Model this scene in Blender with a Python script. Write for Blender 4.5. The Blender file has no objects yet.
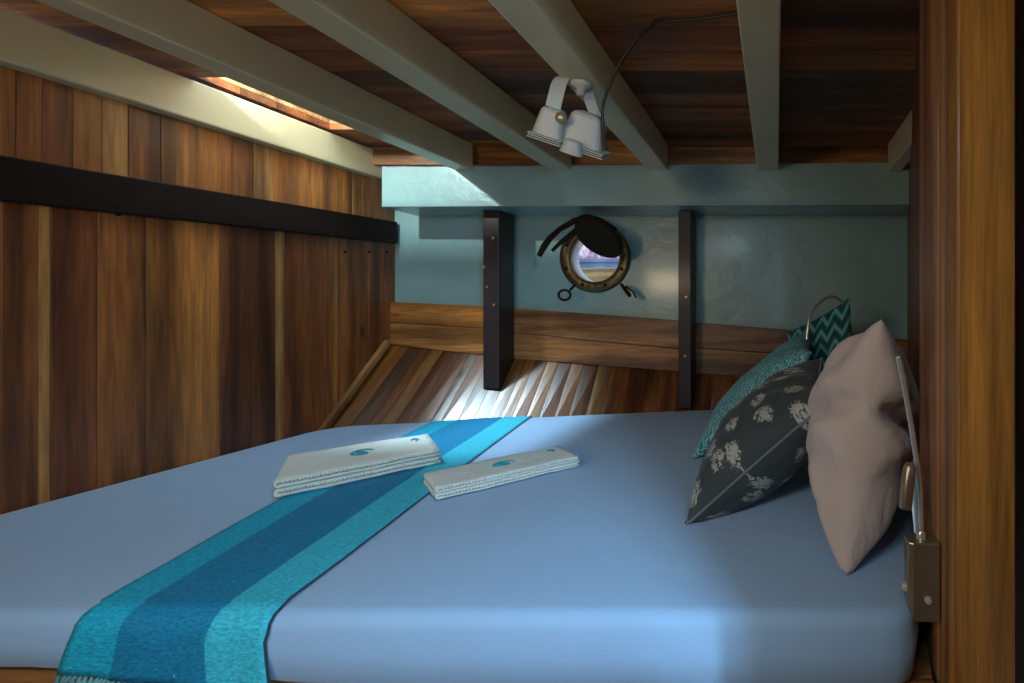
import bpy, bmesh, math, random
from mathutils import Vector, Matrix, noise
random.seed(7)
SC = bpy.context.scene
COL = SC.collection
EZ = 1.05                     # eye height above the cabin floor
F = 520.0; CX = 780.0; CY = 307.0
BED = EZ - 0.46               # mattress top

# ------------------------------------------------------------------ camera
cam = bpy.data.cameras.new('camera'); camo = bpy.data.objects.new('camera', cam); COL.objects.link(camo)
camo.location = (0, 0, EZ); camo.rotation_euler = (math.pi/2, 0, 0)
cam.sensor_width = 36; cam.lens = F/1024*36
cam.shift_x = -(CX-512)/1024; cam.shift_y = -(341.5-CY)/1024
cam.clip_start = 0.02
SC.camera = camo
SC.view_settings.view_transform = 'Standard'; SC.view_settings.look = 'None'
SC.view_settings.gamma = 1; SC.view_settings.use_curve_mapping = False
SC.view_settings.exposure = 0.12

# ------------------------------------------------------------------ sky and daylight
w = bpy.data.worlds.new('sky'); SC.world = w; w.use_nodes = True
bg = w.node_tree.nodes['Background']
bg.inputs[0].default_value = (0.72, 0.85, 1.0, 1); bg.inputs[1].default_value = 2.2

def area(name, loc, target, sx, sy, power, color, spread=180):
    l = bpy.data.lights.new(name, 'AREA'); l.shape = 'RECTANGLE'; l.size = sx; l.size_y = sy
    l.energy = power; l.color = color; l.spread = math.radians(spread)
    o = bpy.data.objects.new(name, l); COL.objects.link(o); o.location = loc
    o.rotation_euler = (Vector(target)-Vector(loc)).to_track_quat('-Z', 'Y').to_euler()
    return o
# skylight falling through the deck hatch on the left
area('hatch_daylight', (-1.48, 1.73, EZ+0.98), (-1.40, 1.75, EZ-0.4), 0.26, 0.36, 2.0, (0.66, 0.90, 1.0), 150)
area('hatch_high_daylight', (-1.95, 1.52, EZ+1.62), (-1.53, 1.74, EZ+.675), 0.16, 0.16, 6.5, (0.62, 0.86, 1.0), 60)
area('hatch_low_daylight', (-1.645, 1.35, EZ+0.785), (-1.66, 2.2, EZ+0.4), 0.03, 0.03, 8.0, (0.80, 0.97, 0.98), 170)
# daylight falling in through the companionway behind and to the right of the viewer, then an added fill
area('companionway_daylight', (0.47, -0.33, EZ+0.56), (-0.45, 1.15, EZ-0.46), 0.14, 0.14, 5.5, (0.42, 0.74, 1.0), 85)
area('companionway_low_daylight', (0.50, -0.40, EZ-0.40), (-0.09, 0.775, EZ-0.53), 0.035, 0.035, 0.9, (0.50, 0.80, 1.0), 60)
area('cool_fill', (-0.45, -0.30, EZ+0.62), (-0.35, 1.05, EZ-0.5), 0.6, 0.25, 2.4, (0.58, 0.84, 1.0), 100)  # added broad cool fill above the camera, not a real opening
# added warm fill over the viewer's shoulder, no known lamp hangs there
area('warm_fill', (-0.98, -0.45, EZ+0.25), (-0.3, 1.3, EZ+0.30), 0.34, 0.20, 6.0, (1.0, 0.76, 0.48), 175)

# ------------------------------------------------------------------ helpers
def P(px, py, d):
    return Vector(((px-CX)/F*d, d, EZ-(py-CY)/F*d))
def PX(px, py, X):            # the sight line of a photo point meets the plane x = X
    d = X*F/(px-CX); return P(px, py, d)
def PZ(px, py, z):            # ... meets the level z above the eye
    d = z*F/(CY-py); return P(px, py, d)

def lnk(o, parent=None):
    COL.objects.link(o)
    if parent is not None: o.parent = parent
    return o
def tag(o, label=None, cat=None, group=None, kind=None):
    if label: o['label'] = label
    if cat: o['category'] = cat
    if group: o['group'] = group
    if kind: o['kind'] = kind
    return o
def empty(name, loc=(0,0,0)):
    o = bpy.data.objects.new(name, None); o.location = loc; o.empty_display_size = 0.05
    return lnk(o)

class MB:
    def __init__(s): s.v=[]; s.f=[]; s.t=[]; s.o=[]; s.m=[]; s.uv={}; s.tint=(1,1,1); s.off=0.0; s.mi=0
    def vert(s, p):
        s.v.append(tuple(p)); s.t.append(s.tint); s.o.append(s.off); return len(s.v)-1
    def face(s, idx): s.f.append(tuple(idx)); s.m.append(s.mi)
    def hexa(s, c):            # 8 corners: bottom ring 0-3, top ring 4-7
        i = [s.vert(p) for p in c]
        for q in ((3,2,1,0),(4,5,6,7),(0,1,5,4),(1,2,6,5),(2,3,7,6),(3,0,4,7)): s.face([i[k] for k in q])
    def box(s, a, b):
        x0,y0,z0 = a; x1,y1,z1 = b
        x0,x1=min(x0,x1),max(x0,x1); y0,y1=min(y0,y1),max(y0,y1); z0,z1=min(z0,z1),max(z0,z1)
        s.hexa([(x0,y0,z0),(x1,y0,z0),(x1,y1,z0),(x0,y1,z0),(x0,y0,z1),(x1,y0,z1),(x1,y1,z1),(x0,y1,z1)])
    def tube(s, pts, r, n=10, cap=True):
        pts = [Vector(p) for p in pts]; rings = []
        rr = r if isinstance(r, (list, tuple)) else [r]*len(pts)
        up = None
        for k, p in enumerate(pts):
            t = (pts[min(k+1, len(pts)-1)]-pts[max(k-1, 0)])
            t = t.normalized() if t.length > 1e-9 else Vector((0,0,1))
            if up is None:
                up = Vector((0,0,1)) if abs(t.z) < .9 else Vector((1,0,0))
            a = (up - t*up.dot(t)).normalized(); b = t.cross(a); up = a
            rings.append([s.vert(p+(a*math.cos(2*math.pi*j/n)+b*math.sin(2*math.pi*j/n))*rr[k]) for j in range(n)])
        for k in range(len(rings)-1):
            for j in range(n):
                s.face((rings[k][j], rings[k][(j+1)%n], rings[k+1][(j+1)%n], rings[k+1][j]))
        if cap: s.face(rings[0][::-1]); s.face(rings[-1])
    def lathe(s, prof, origin, axis, n=32, xdir=None):  # prof: (radius, height) along axis
        ax = Vector(axis).normalized(); o = Vector(origin)
        a = Vector(xdir) if xdir else (Vector((0,0,1)) if abs(ax.z) < .9 else Vector((1,0,0)))
        a = (a-ax*a.dot(ax)).normalized(); b = ax.cross(a); rings=[]
        for r, h in prof:
            rings.append([s.vert(o+ax*h+(a*math.cos(2*math.pi*j/n)+b*math.sin(2*math.pi*j/n))*max(r,1e-5)) for j in range(n)])
        for k in range(len(rings)-1):
            for j in range(n):
                s.face((rings[k][j], rings[k][(j+1)%n], rings[k+1][(j+1)%n], rings[k+1][j]))
        return rings
    def prism(s, poly, vec):   # closed polygon pushed along vec
        a = [s.vert(p) for p in poly]; b = [s.vert(Vector(p)+Vector(vec)) for p in poly]
        s.face(a[::-1]); s.face(b); n=len(a)
        for k in range(n): s.face((a[k], a[(k+1)%n], b[(k+1)%n], b[k]))
    def build(s, name, mats, parent=None, bevel=0, smooth=False, seg=2, sub=0, rel=None):
        me = bpy.data.meshes.new(name)
        base = Vector((0,0,0))
        if rel is not None: base = Vector(rel)
        elif parent is not None: base = Vector(parent.location)
        me.from_pydata([Vector(p)-base for p in s.v], [], s.f)
        ta = me.attributes.new('tint', 'FLOAT_COLOR', 'POINT')
        ta.data.foreach_set('color', [c for t in s.t for c in (t[0], t[1], t[2], 1)])
        oa = me.attributes.new('off', 'FLOAT', 'POINT'); oa.data.foreach_set('value', s.o)
        for m in (mats if isinstance(mats, (list, tuple)) else [mats]): me.materials.append(m)
        me.polygons.foreach_set('material_index', s.m)
        if s.uv:
            ul = me.uv_layers.new(name='UVMap')
            for p in me.polygons:
                for li in p.loop_indices:
                    ul.data[li].uv = s.uv.get(me.loops[li].vertex_index, (0,0))
        bm = bmesh.new(); bm.from_mesh(me); bmesh.ops.recalc_face_normals(bm, faces=bm.faces); bm.to_mesh(me); bm.free()
        if smooth: me.polygons.foreach_set('use_smooth', [True]*len(me.polygons))
        me.update()
        o = bpy.data.objects.new(name, me)
        if parent is None: o.location = base
        lnk(o, parent)
        if bevel:
            b = o.modifiers.new('bevel', 'BEVEL'); b.width = bevel; b.segments = seg; b.limit_method = 'ANGLE'; b.angle_limit = math.radians(40)
        if sub:
            b = o.modifiers.new('sub', 'SUBSURF'); b.levels = sub; b.render_levels = sub
        return o

# ------------------------------------------------------------------ materials
def newmat(name):
    m = bpy.data.materials.new(name); m.use_nodes = True
    nt = m.node_tree; return m, nt, nt.nodes['Principled BSDF']
def N(nt, kind, **kw):
    n = nt.nodes.new(kind)
    for k, v in kw.items():
        if hasattr(n, k): setattr(n, k, v)
        else: n.inputs[k].default_value = v
    return n
def ramp(nt, stops, interp='LINEAR'):
    n = nt.nodes.new('ShaderNodeValToRGB'); cr = n.color_ramp; cr.interpolation = interp
    while len(cr.elements) < len(stops): cr.elements.new(0.5)
    for e, (p, c) in zip(cr.elements, stops):
        e.position = p; e.color = (c, c, c, 1) if isinstance(c, (int, float)) else (*c, 1)
    return n
def plain(name, col, rough=0.5, metal=0.0, bump=0.0, bscale=60, var=0.0, coat=0.0):
    m, nt, b = newmat(name); L = nt.links.new
    b.inputs['Base Color'].default_value = (*col, 1); b.inputs['Roughness'].default_value = rough
    b.inputs['Metallic'].default_value = metal; b.inputs['Coat Weight'].default_value = coat
    tc = N(nt, 'ShaderNodeTexCoord')
    if var:
        nz = N(nt, 'ShaderNodeTexNoise', Scale=7.0, Detail=5.0); L(tc.outputs['Object'], nz.inputs['Vector'])
        r = ramp(nt, [(0.3, tuple(c*(1-var) for c in col)), (0.7, tuple(min(1, c*(1+var)) for c in col))])
        L(nz.outputs['Fac'], r.inputs[0]); L(r.outputs[0], b.inputs['Base Color'])
    if bump:
        nz = N(nt, 'ShaderNodeTexNoise', Scale=bscale, Detail=4.0); L(tc.outputs['Object'], nz.inputs['Vector'])
        bp = N(nt, 'ShaderNodeBump', Strength=bump, Distance=0.01); L(nz.outputs['Fac'], bp.inputs['Height']); L(bp.outputs[0], b.inputs['Normal'])
    return m

def wood(name, scale, rough=0.38, coat=0.15, contrast=1.0, knots=True):
    """scale: per-axis stretch of the grain; plank colour comes from the 'tint' attribute"""
    m, nt, b = newmat(name); L = nt.links.new
    tc = N(nt, 'ShaderNodeTexCoord'); at = N(nt, 'ShaderNodeAttribute', attribute_name='tint'); ao = N(nt, 'ShaderNodeAttribute', attribute_name='off')
    add = N(nt, 'ShaderNodeVectorMath', operation='ADD')
    L(tc.outputs['Object'], add.inputs[0]); L(ao.outputs['Vector'], add.inputs[1])
    mp = N(nt, 'ShaderNodeMapping'); mp.inputs['Scale'].default_value = scale
    L(add.outputs[0], mp.inputs['Vector'])
    n1 = N(nt, 'ShaderNodeTexNoise', Scale=1.0, Detail=7.0, Roughness=0.62, Distortion=0.6); L(mp.outputs[0], n1.inputs['Vector'])
    mp2 = N(nt, 'ShaderNodeMapping'); mp2.inputs['Scale'].default_value = tuple(s*0.28 for s in scale); L(add.outputs[0], mp2.inputs['Vector'])
    n2 = N(nt, 'ShaderNodeTexNoise', Scale=1.0, Detail=4.0, Distortion=3.0); L(mp2.outputs[0], n2.inputs['Vector'])
    mp3 = N(nt, 'ShaderNodeMapping'); mp3.inputs['Scale'].default_value = tuple(s*6 for s in scale); L(add.outputs[0], mp3.inputs['Vector'])
    n3 = N(nt, 'ShaderNodeTexNoise', Scale=1.0, Detail=2.0); L(mp3.outputs[0], n3.inputs['Vector'])
    c = contrast
    r1 = ramp(nt, [(0.28, (1-.60*c, 1-.68*c, 1-.74*c)), (0.5, (1.0,)*3), (0.74, (1+.6*c, 1+.5*c, 1+.35*c))]); L(n1.outputs['Fac'], r1.inputs[0])
    r2 = ramp(nt, [(0.25, (1-.45*c, 1-.5*c, 1-.55*c)), (0.5, (1,)*3), (0.8, (1+.35*c, 1+.30*c, 1+.2*c))]); L(n2.outputs['Fac'], r2.inputs[0])
    r3 = ramp(nt, [(0.3, (1-.3*c,)*3), (0.7, (1+.15*c,)*3)]); L(n3.outputs['Fac'], r3.inputs[0])
    def mul(a, bb):
        x = N(nt, 'ShaderNodeVectorMath', operation='MULTIPLY'); L(a, x.inputs[0]); L(bb, x.inputs[1]); return x.outputs[0]
    wv = N(nt, 'ShaderNodeTexWave', Scale=0.55, Distortion=9.0, Detail=3.0); wv.wave_type = 'RINGS'; wv.inputs['Detail Scale'].default_value = 0.8
    L(mp2.outputs[0], wv.inputs['Vector'])
    r4 = ramp(nt, [(0.0, (1-.38*c, 1-.42*c, 1-.46*c)), (0.45, (1,)*3), (1.0, (1+.18*c,)*3)]); L(wv.outputs['Fac'], r4.inputs[0])
    col = mul(mul(mul(mul(at.outputs['Color'], r1.outputs[0]), r2.outputs[0]), r3.outputs[0]), r4.outputs[0])
    if knots:
        mk = N(nt, 'ShaderNodeMapping'); mk.inputs['Scale'].default_value = tuple(4.5 if s > 5 else 2.2 for s in scale); L(add.outputs[0], mk.inputs['Vector'])
        vo = N(nt, 'ShaderNodeTexVoronoi', Scale=1.0, Randomness=1.0); L(mk.outputs[0], vo.inputs['Vector'])
        rk = ramp(nt, [(0.03, (.25, .18, .14)), (0.085, (1, 1, 1))]); L(vo.outputs['Distance'], rk.inputs[0])
        col = mul(col, rk.outputs[0])
    L(col, b.inputs['Base Color'])
    b.inputs['Roughness'].default_value = rough; b.inputs['Coat Weight'].default_value = coat; b.inputs['Coat Roughness'].default_value = 0.15
    bp = N(nt, 'ShaderNodeBump', Strength=0.25, Distance=0.004); L(n1.outputs['Fac'], bp.inputs['Height']); L(bp.outputs[0], b.inputs['Normal'])
    return m

WZ = wood('teak_upright_grain', (16, 16, 1.1), rough=.48, coat=.06, contrast=1.1)
WX = wood('teak_lengthwise_grain', (1.4, 18, 18), contrast=1.15)
WXD = wood('rough_deck_plank', (1.3, 14, 14), rough=0.55, coat=0.0)
WY = wood('varnished_hull_plank', (22, 2.0, 2.0), rough=0.3, coat=0.3)
WPOST = wood('golden_door_frame', (34, 34, 1.5), rough=0.45, contrast=0.75, knots=False)
DARKW = wood('dark_stained_wood', (12, 1.2, 12), rough=0.6, coat=0.0, contrast=0.5, knots=False)
DARKW.node_tree.nodes['Principled BSDF'].inputs['Specular IOR Level'].default_value = 0.15
DARKP = wood('dark_varnished_post', (20, 20, 1.5), rough=0.5, coat=0.08, contrast=0.5, knots=False)
CREAM = plain('cream_gloss_paint', (0.62, 0.53, 0.32), 0.38, var=0.07, bump=0.12, bscale=14, coat=0.15)
BLUE = None
def bluepaint():
    m, nt, b = newmat('pale_blue_gloss_paint'); L = nt.links.new
    b.inputs['Roughness'].default_value = 0.3; b.inputs['Coat Weight'].default_value = 0.25; b.inputs['Coat Roughness'].default_value = 0.12
    tc = N(nt, 'ShaderNodeTexCoord')
    nz = N(nt, 'ShaderNodeTexNoise', Scale=4.0, Detail=5.0); L(tc.outputs['Object'], nz.inputs['Vector'])
    r = ramp(nt, [(0.3, (0.25, 0.40, 0.39)), (0.7, (0.31, 0.47, 0.46))]); L(nz.outputs['Fac'], r.inputs[0]); L(r.outputs[0], b.inputs['Base Color'])
    n2 = N(nt, 'ShaderNodeTexNoise', Scale=9.0, Detail=4.0, Roughness=0.6, Distortion=0.8); L(tc.outputs['Object'], n2.inputs['Vector'])
    bp = N(nt, 'ShaderNodeBump', Strength=0.2, Distance=0.02); L(n2.outputs['Fac'], bp.inputs['Height']); L(bp.outputs[0], b.inputs['Normal'])
    return m
BLUE = bluepaint()
BRONZE = plain('aged_bronze', (0.17, 0.12, 0.055), 0.38, 0.85, bump=0.5, bscale=45, var=0.5)
BLACKM = plain('blackened_metal', (0.020, 0.013, 0.007), 0.75, 0.0, bump=0.3)
BLACKM.node_tree.nodes['Principled BSDF'].inputs['Specular IOR Level'].default_value = 0.2
BRASS = plain('pale_brass', (0.55, 0.42, 0.25), 0.4, 0.8)
STEEL = plain('brushed_steel', (0.38, 0.33, 0.24), 0.30, 0.75, bump=0.05, bscale=200)
CHROME = plain('chrome', (0.66, 0.64, 0.58), 0.22, 0.6)
WHITEM = plain('worn_white_enamel', (0.44, 0.42, 0.37), 0.42, bump=0.15, bscale=30, var=0.12)
BLACKP = plain('black_rubber', (0.01, 0.01, 0.01), 0.45)
GLASSL = plain('lamp_lens', (0.35, 0.42, 0.50), 0.12, coat=0.6)
DARKV = plain('dark_recess', (0.02, 0.017, 0.015), 0.8)

def cloth(name, col, rough=0.85, weave=450, wr=0.25, wscale=7, var=0.04, sheen=0.2):
    m, nt, b = newmat(name); L = nt.links.new
    tc = N(nt, 'ShaderNodeTexCoord')
    nz = N(nt, 'ShaderNodeTexNoise', Scale=12.0, Detail=4.0); L(tc.outputs['Object'], nz.inputs['Vector'])
    r = ramp(nt, [(0.3, tuple(c*(1-var) for c in col)), (0.7, tuple(c*(1+var) for c in col))]); L(nz.outputs['Fac'], r.inputs[0]); L(r.outputs[0], b.inputs['Base Color'])
    b.inputs['Roughness'].default_value = rough; b.inputs['Sheen Weight'].default_value = sheen
    n2 = N(nt, 'ShaderNodeTexNoise', Scale=float(weave), Detail=2.0); L(tc.outputs['Object'], n2.inputs['Vector'])
    n3 = N(nt, 'ShaderNodeTexNoise', Scale=float(wscale), Detail=3.0, Distortion=1.0); L(tc.outputs['Object'], n3.inputs['Vector'])
    b1 = N(nt, 'ShaderNodeBump', Strength=0.3, Distance=0.002); L(n2.outputs['Fac'], b1.inputs['Height'])
    b2 = N(nt, 'ShaderNodeBump', Strength=wr, Distance=0.02); L(n3.outputs['Fac'], b2.inputs['Height']); L(b1.outputs[0], b2.inputs['Normal'])
    L(b2.outputs[0], b.inputs['Normal'])
    return m
SHEET = cloth('pale_blue_bed_sheet', (0.31, 0.50, 0.76), wr=0.22, wscale=4, var=0.01)
TOWEL = cloth('white_terry', (0.74, 0.78, 0.73), rough=0.95, weave=220, wr=0.45, wscale=28)
PCREAM = cloth('beige_cotton', (0.56, 0.46, 0.42), wr=0.75, wscale=8)
LOGO = cloth('turquoise_thread', (0.01, 0.33, 0.45), var=0.1)

def runner_mat():
    m, nt, b = newmat('turquoise_striped_weave'); L = nt.links.new
    uv = N(nt, 'ShaderNodeUVMap'); sx = N(nt, 'ShaderNodeSeparateXYZ'); L(uv.outputs[0], sx.inputs[0])
    a = (0.004, 0.42, 0.66); d = (0.001, 0.23, 0.45); c = (0.04, 0.53, 0.72)
    r = ramp(nt, [(0.0, a), (0.235, a), (0.245, d), (0.70, d), (0.71, c), (1.0, c)]); L(sx.outputs[0], r.inputs[0])
    tc = N(nt, 'ShaderNodeTexCoord')
    mp = N(nt, 'ShaderNodeMapping'); mp.inputs['Scale'].default_value = (130, 300, 300); L(tc.outputs['Object'], mp.inputs[0])
    nz = N(nt, 'ShaderNodeTexNoise', Scale=1.0, Detail=3.0); L(mp.outputs[0], nz.inputs['Vector'])
    rr = ramp(nt, [(0.3, 0.7), (0.7, 1.25)]); L(nz.outputs['Fac'], rr.inputs[0])
    x = N(nt, 'ShaderNodeVectorMath', operation='MULTIPLY'); L(r.outputs[0], x.inputs[0]); L(rr.outputs[0], x.inputs[1])
    # pale flecks in the weave
    vo = N(nt, 'ShaderNodeTexVoronoi', Scale=55.0); L(tc.outputs['Object'], vo.inputs['Vector'])
    rf = ramp(nt, [(0.05, 1.0), (0.075, 0.0)]); L(vo.outputs['Distance'], rf.inputs[0])
    nm = N(nt, 'ShaderNodeTexNoise', Scale=9.0); L(tc.outputs['Object'], nm.inputs['Vector'])
    rm = ramp(nt, [(0.52, 0.0), (0.6, 1.0)]); L(nm.outputs['Fac'], rm.inputs[0])
    mm = N(nt, 'ShaderNodeMath', operation='MULTIPLY'); L(rf.outputs[0], mm.inputs[0]); L(rm.outputs[0], mm.inputs[1])
    mx = N(nt, 'ShaderNodeMixRGB'); L(mm.outputs[0], mx.inputs[0]); L(x.outputs[0], mx.inputs[1]); mx.inputs[2].default_value = (.5, .7, .7, 1)
    L(mx.outputs[0], b.inputs['Base Color']); b.inputs['Roughness'].default_value = 0.8
    bp = N(nt, 'ShaderNodeBump', Strength=0.4, Distance=0.003); L(nz.outputs['Fac'], bp.inputs['Height']); L(bp.outputs[0], b.inputs['Normal'])
    return m
def navy_mat():
    m, nt, b = newmat('charcoal_flower_print'); L = nt.links.new
    uv = N(nt, 'ShaderNodeUVMap')
    vo = N(nt, 'ShaderNodeTexVoronoi', Scale=5.0, Randomness=0.6, voronoi_dimensions='2D'); L(uv.outputs[0], vo.inputs['Vector'])
    nz = N(nt, 'ShaderNodeTexNoise', Scale=26.0, Detail=3.0, Distortion=1.5); L(uv.outputs[0], nz.inputs['Vector'])
    a = N(nt, 'ShaderNodeMath', operation='MULTIPLY_ADD'); L(nz.outputs['Fac'], a.inputs[0]); a.inputs[1].default_value = 0.45; L(vo.outputs['Distance'], a.inputs[2])
    r = ramp(nt, [(0.47, 1.0), (0.50, 0.0)]); L(a.outputs[0], r.inputs[0])
    v2 = N(nt, 'ShaderNodeTexNoise', Scale=34.0, Detail=2.0, Distortion=2.0); L(uv.outputs[0], v2.inputs['Vector'])
    r2 = ramp(nt, [(0.43, 0.0), (0.48, 1.0)]); L(v2.outputs['Fac'], r2.inputs[0])
    mm = N(nt, 'ShaderNodeMath', operation='MULTIPLY'); L(r.outputs[0], mm.inputs[0]); L(r2.outputs[0], mm.inputs[1])
    mx = N(nt, 'ShaderNodeMixRGB'); L(mm.outputs[0], mx.inputs[0]); mx.inputs[1].default_value = (0.035, 0.050, 0.055, 1); mx.inputs[2].default_value = (0.42, 0.42, 0.38, 1)
    L(mx.outputs[0], b.inputs['Base Color']); b.inputs['Roughness'].default_value = 0.75; b.inputs['Sheen Weight'].default_value = 0.15
    n3 = N(nt, 'ShaderNodeTexNoise', Scale=7.0, Detail=3.0, Distortion=1.0); L(uv.outputs[0], n3.inputs['Vector'])
    bp = N(nt, 'ShaderNodeBump', Strength=0.4, Distance=0.02); L(n3.outputs['Fac'], bp.inputs['Height']); L(bp.outputs[0], b.inputs['Normal'])
    return m
def teal_mat():
    m, nt, b = newmat('teal_ripple_print'); L = nt.links.new
    uv = N(nt, 'ShaderNodeUVMap')
    wv = N(nt, 'ShaderNodeTexWave', Scale=13.0, Distortion=7.0, Detail=2.0); wv.inputs['Detail Scale'].default_value = 3.0
    mp = N(nt, 'ShaderNodeMapping'); mp.inputs['Rotation'].default_value = (0, 0, 0.9); L(uv.outputs[0], mp.inputs[0]); L(mp.outputs[0], wv.inputs['Vector'])
    r = ramp(nt, [(0.45, (0.02, 0.25, 0.33)), (0.62, (0.34, 0.62, 0.64))]); L(wv.outputs['Fac'], r.inputs[0])
    L(r.outputs[0], b.inputs['Base Color']); b.inputs['Roughness'].default_value = 0.8
    bp = N(nt, 'ShaderNodeBump', Strength=0.3, Distance=0.004); L(wv.outputs['Fac'], bp.inputs['Height']); L(bp.outputs[0], b.inputs['Normal'])
    return m
def zig_mat():
    m, nt, b = newmat('green_zigzag_print'); L = nt.links.new
    uv = N(nt, 'ShaderNodeUVMap'); sx = N(nt, 'ShaderNodeSeparateXYZ'); L(uv.outputs[0], sx.inputs[0])
    pp = N(nt, 'ShaderNodeMath', operation='PINGPONG'); L(sx.outputs[0], pp.inputs[0]); pp.inputs[1].default_value = 0.10
    ad = N(nt, 'ShaderNodeMath', operation='ADD'); L(pp.outputs[0], ad.inputs[0]); L(sx.outputs[1], ad.inputs[1])
    md = N(nt, 'ShaderNodeMath', operation='PINGPONG'); L(ad.outputs[0], md.inputs[0]); md.inputs[1].default_value = 0.065
    r = ramp(nt, [(0.0, (0.01, 0.07, 0.09)), (0.022, (0.01, 0.16, 0.18)), (0.04, (0.14, 0.42, 0.38))], 'CONSTANT'); L(md.outputs[0], r.inputs[0])
    L(r.outputs[0], b.inputs['Base Color']); b.inputs['Roughness'].default_value = 0.85
    return m
RUN = runner_mat(); NAVY = navy_mat(); TEAL = teal_mat(); ZIG = zig_mat()

def rc(c, j=0.15):
    k = 1+random.uniform(-j, j); return tuple(x*k for x in c)
MID=(.26,.085,.019); GOLD=(.37,.135,.028); SAP=(.42,.195,.055); DK=(.15,.045,.012); ORG=(.44,.15,.026); RED=(.21,.062,.016)

# ------------------------------------------------------------------ the shell
WALLX = -1.755
YB = -0.70                    # the cabin is built to just behind the viewer
def wy(x):                    # the back wall runs slightly away to the right
    return 2.368+(x+1.755)*0.030
def rwx(y):                   # the right-hand wall flares towards the back
    return 0.262+(y-0.93)*0.222

# left wall: upright planks, measured where each seam lies
b = MB()
lower = [(0,38,MID),(38,50,SAP),(50,97,RED),(97,146,MID),(146,220,GOLD),(220,275,DK),(275,283,SAP),(283,329,RED),(329,337,GOLD),(337,368,MID),(368,396,RED)]
upper = [(0,16,GOLD),(16,42,MID),(42,73,RED),(73,102,GOLD),(102,128,SAP),(128,160,MID),(160,196,GOLD),(196,232,ORG),(232,253,MID),(253,273,SAP),(273,329,ORG),(329,352,GOLD),(352,363,SAP),(363,388,ORG)]
def dpx(px): return WALLX*F/(px-CX)
def wall_planks(spec, z0, z1, lean=0.0):
    ys = [(dpx(a), dpx(c), col) for a, c, col in spec]
    ys[-1] = (ys[-1][0], 2.39, ys[-1][2])
    y = ys[0][0]
    extra = []
    while y > YB:
        wd = random.choice([.05, .12, .15, .17]); extra.append((max(y-wd, YB), y, random.choice([MID, GOLD, RED, SAP, DK]))); y -= wd
    for k, (ya, yb, col) in enumerate(extra[::-1]+ys):
        b.tint = rc(col, .1); b.off = random.uniform(0, 40)
        if k and spec is lower:
            la = lean*(1 if ya < 1.3 else .3); 
        else: la = 0
        t = random.uniform(0, .0025); g = .0006
        b.hexa([(WALLX-.03,ya+g-la,z0),(WALLX+t,ya+g-la,z0),(WALLX+t,yb-g-la,z0),(WALLX-.03,yb-g-la,z0),
                (WALLX-.03,ya+g,z1),(WALLX+t,ya+g,z1),(WALLX+t,yb-g,z1),(WALLX-.03,yb-g,z1)])
wall_planks(lower, 0.0, EZ+.33)
wall_planks(upper, EZ+.331, EZ+.60)
b.mi = 1
for px, py in ((345,252),(369,252),(387,252),(118,214)):
    p = PX(px, py, WALLX+.003); b.lathe([(0, .004), (.005, .004), (.006, 0)], p, (1,0,0), n=12)
wl = b.build('wall_left', [WZ, BLACKM], bevel=0.001, seg=1); tag(wl, kind='structure')

# dark stringer along the left wall
b = MB(); b.tint = (.016, .008, .007)
def line(px0,py0,px1,py1,X,y):     # height on plane X at depth y of a photographed straight edge
    a = PX(px0,py0,X); c = PX(px1,py1,X); t = (y-a.y)/(c.y-a.y); return a.z+(c.z-a.z)*t
X1 = WALLX+.026
ya, yb = YB, 2.352
zt = [line(0,155,393,221,X1,y) for y in (ya,yb)]; zb = [line(0,200,393,243,X1,y) for y in (ya,yb)]
b.hexa([(WALLX+.003,ya,zb[0]),(X1,ya,zb[0]),(X1,yb,zb[1]),(WALLX+.003,yb,zb[1]),(WALLX+.003,ya,zt[0]),(X1,ya,zt[0]),(X1,yb,zt[1]),(WALLX+.003,yb,zt[1])])
st = b.build('trim_1', DARKW, bevel=.004); tag(st, kind='structure')

# ceiling of deck planks with the hatch opening
HX0, HX1, HY0, HY1 = -1.712, -1.30, 1.53, 1.975
ZC = EZ+.675
b = MB()
rows = [YB]
y = YB
while y < 2.5:
    y += random.choice([.035, .11, .13, .16, .12]); rows.append(min(y, 2.5))
bays = [-1.80, -1.33, -.90, -.50, -.04, .46, 1.0]
DP = [MID, DK, RED, RED, GOLD, MID, (.34,.15,.055), (.10,.038,.014)]
def cplank(x0,x1,y0,y1):
    if x1-x0 < .002 or y1-y0 < .002: return
    b.box((x0+.0004, y0+.0012, ZC), (x1-.0004, y1-.0012, ZC+.022))
for r in range(len(rows)-1):
    y0, y1 = rows[r], rows[r+1]
    narrow = y1-y0 < .05
    base = random.choice(DP)
    for k in range(len(bays)-1):
        x0, x1 = bays[k], bays[k+1]
        b.tint = tuple(1.3*c for c in rc((.38,.20,.08) if narrow else (base if random.random() < .55 else random.choice(DP)), .2)); b.off = random.uniform(0, 40)
        if k == 0:
            if y0 < HY1 and y1 > HY0:
                cplank(x0, HX0, y0, y1)
                if y0 < HY0: cplank(HX0, HX1, y0, HY0)
                if y1 > HY1: cplank(HX0, HX1, HY1, y1)
                if HX1 < x1: cplank(HX1, x1, y0, y1)
                continue
        cplank(x0, x1, y0, y1)
tag(b.build('ceiling', WXD), kind='structure')

# the raised wooden rim round the hatch
b = MB(); b.tint = (.55,.30,.13); b.off = 3
b.box((HX0-.025, HY0-.0, ZC+.0225), (HX0, HY1+.025, ZC+.16))
b.box((HX0, HY1, ZC+.0225), (HX1+.02, HY1+.025, ZC+.16))
b.box((HX1, HY0, ZC+.0225), (HX1+.02, HY1, ZC+.16))
tag(b.build('hatch_rim', WX, bevel=.002), 'sunlit raised wooden rim around the deck opening beside the pale left shelf beam', 'hatch')

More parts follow.
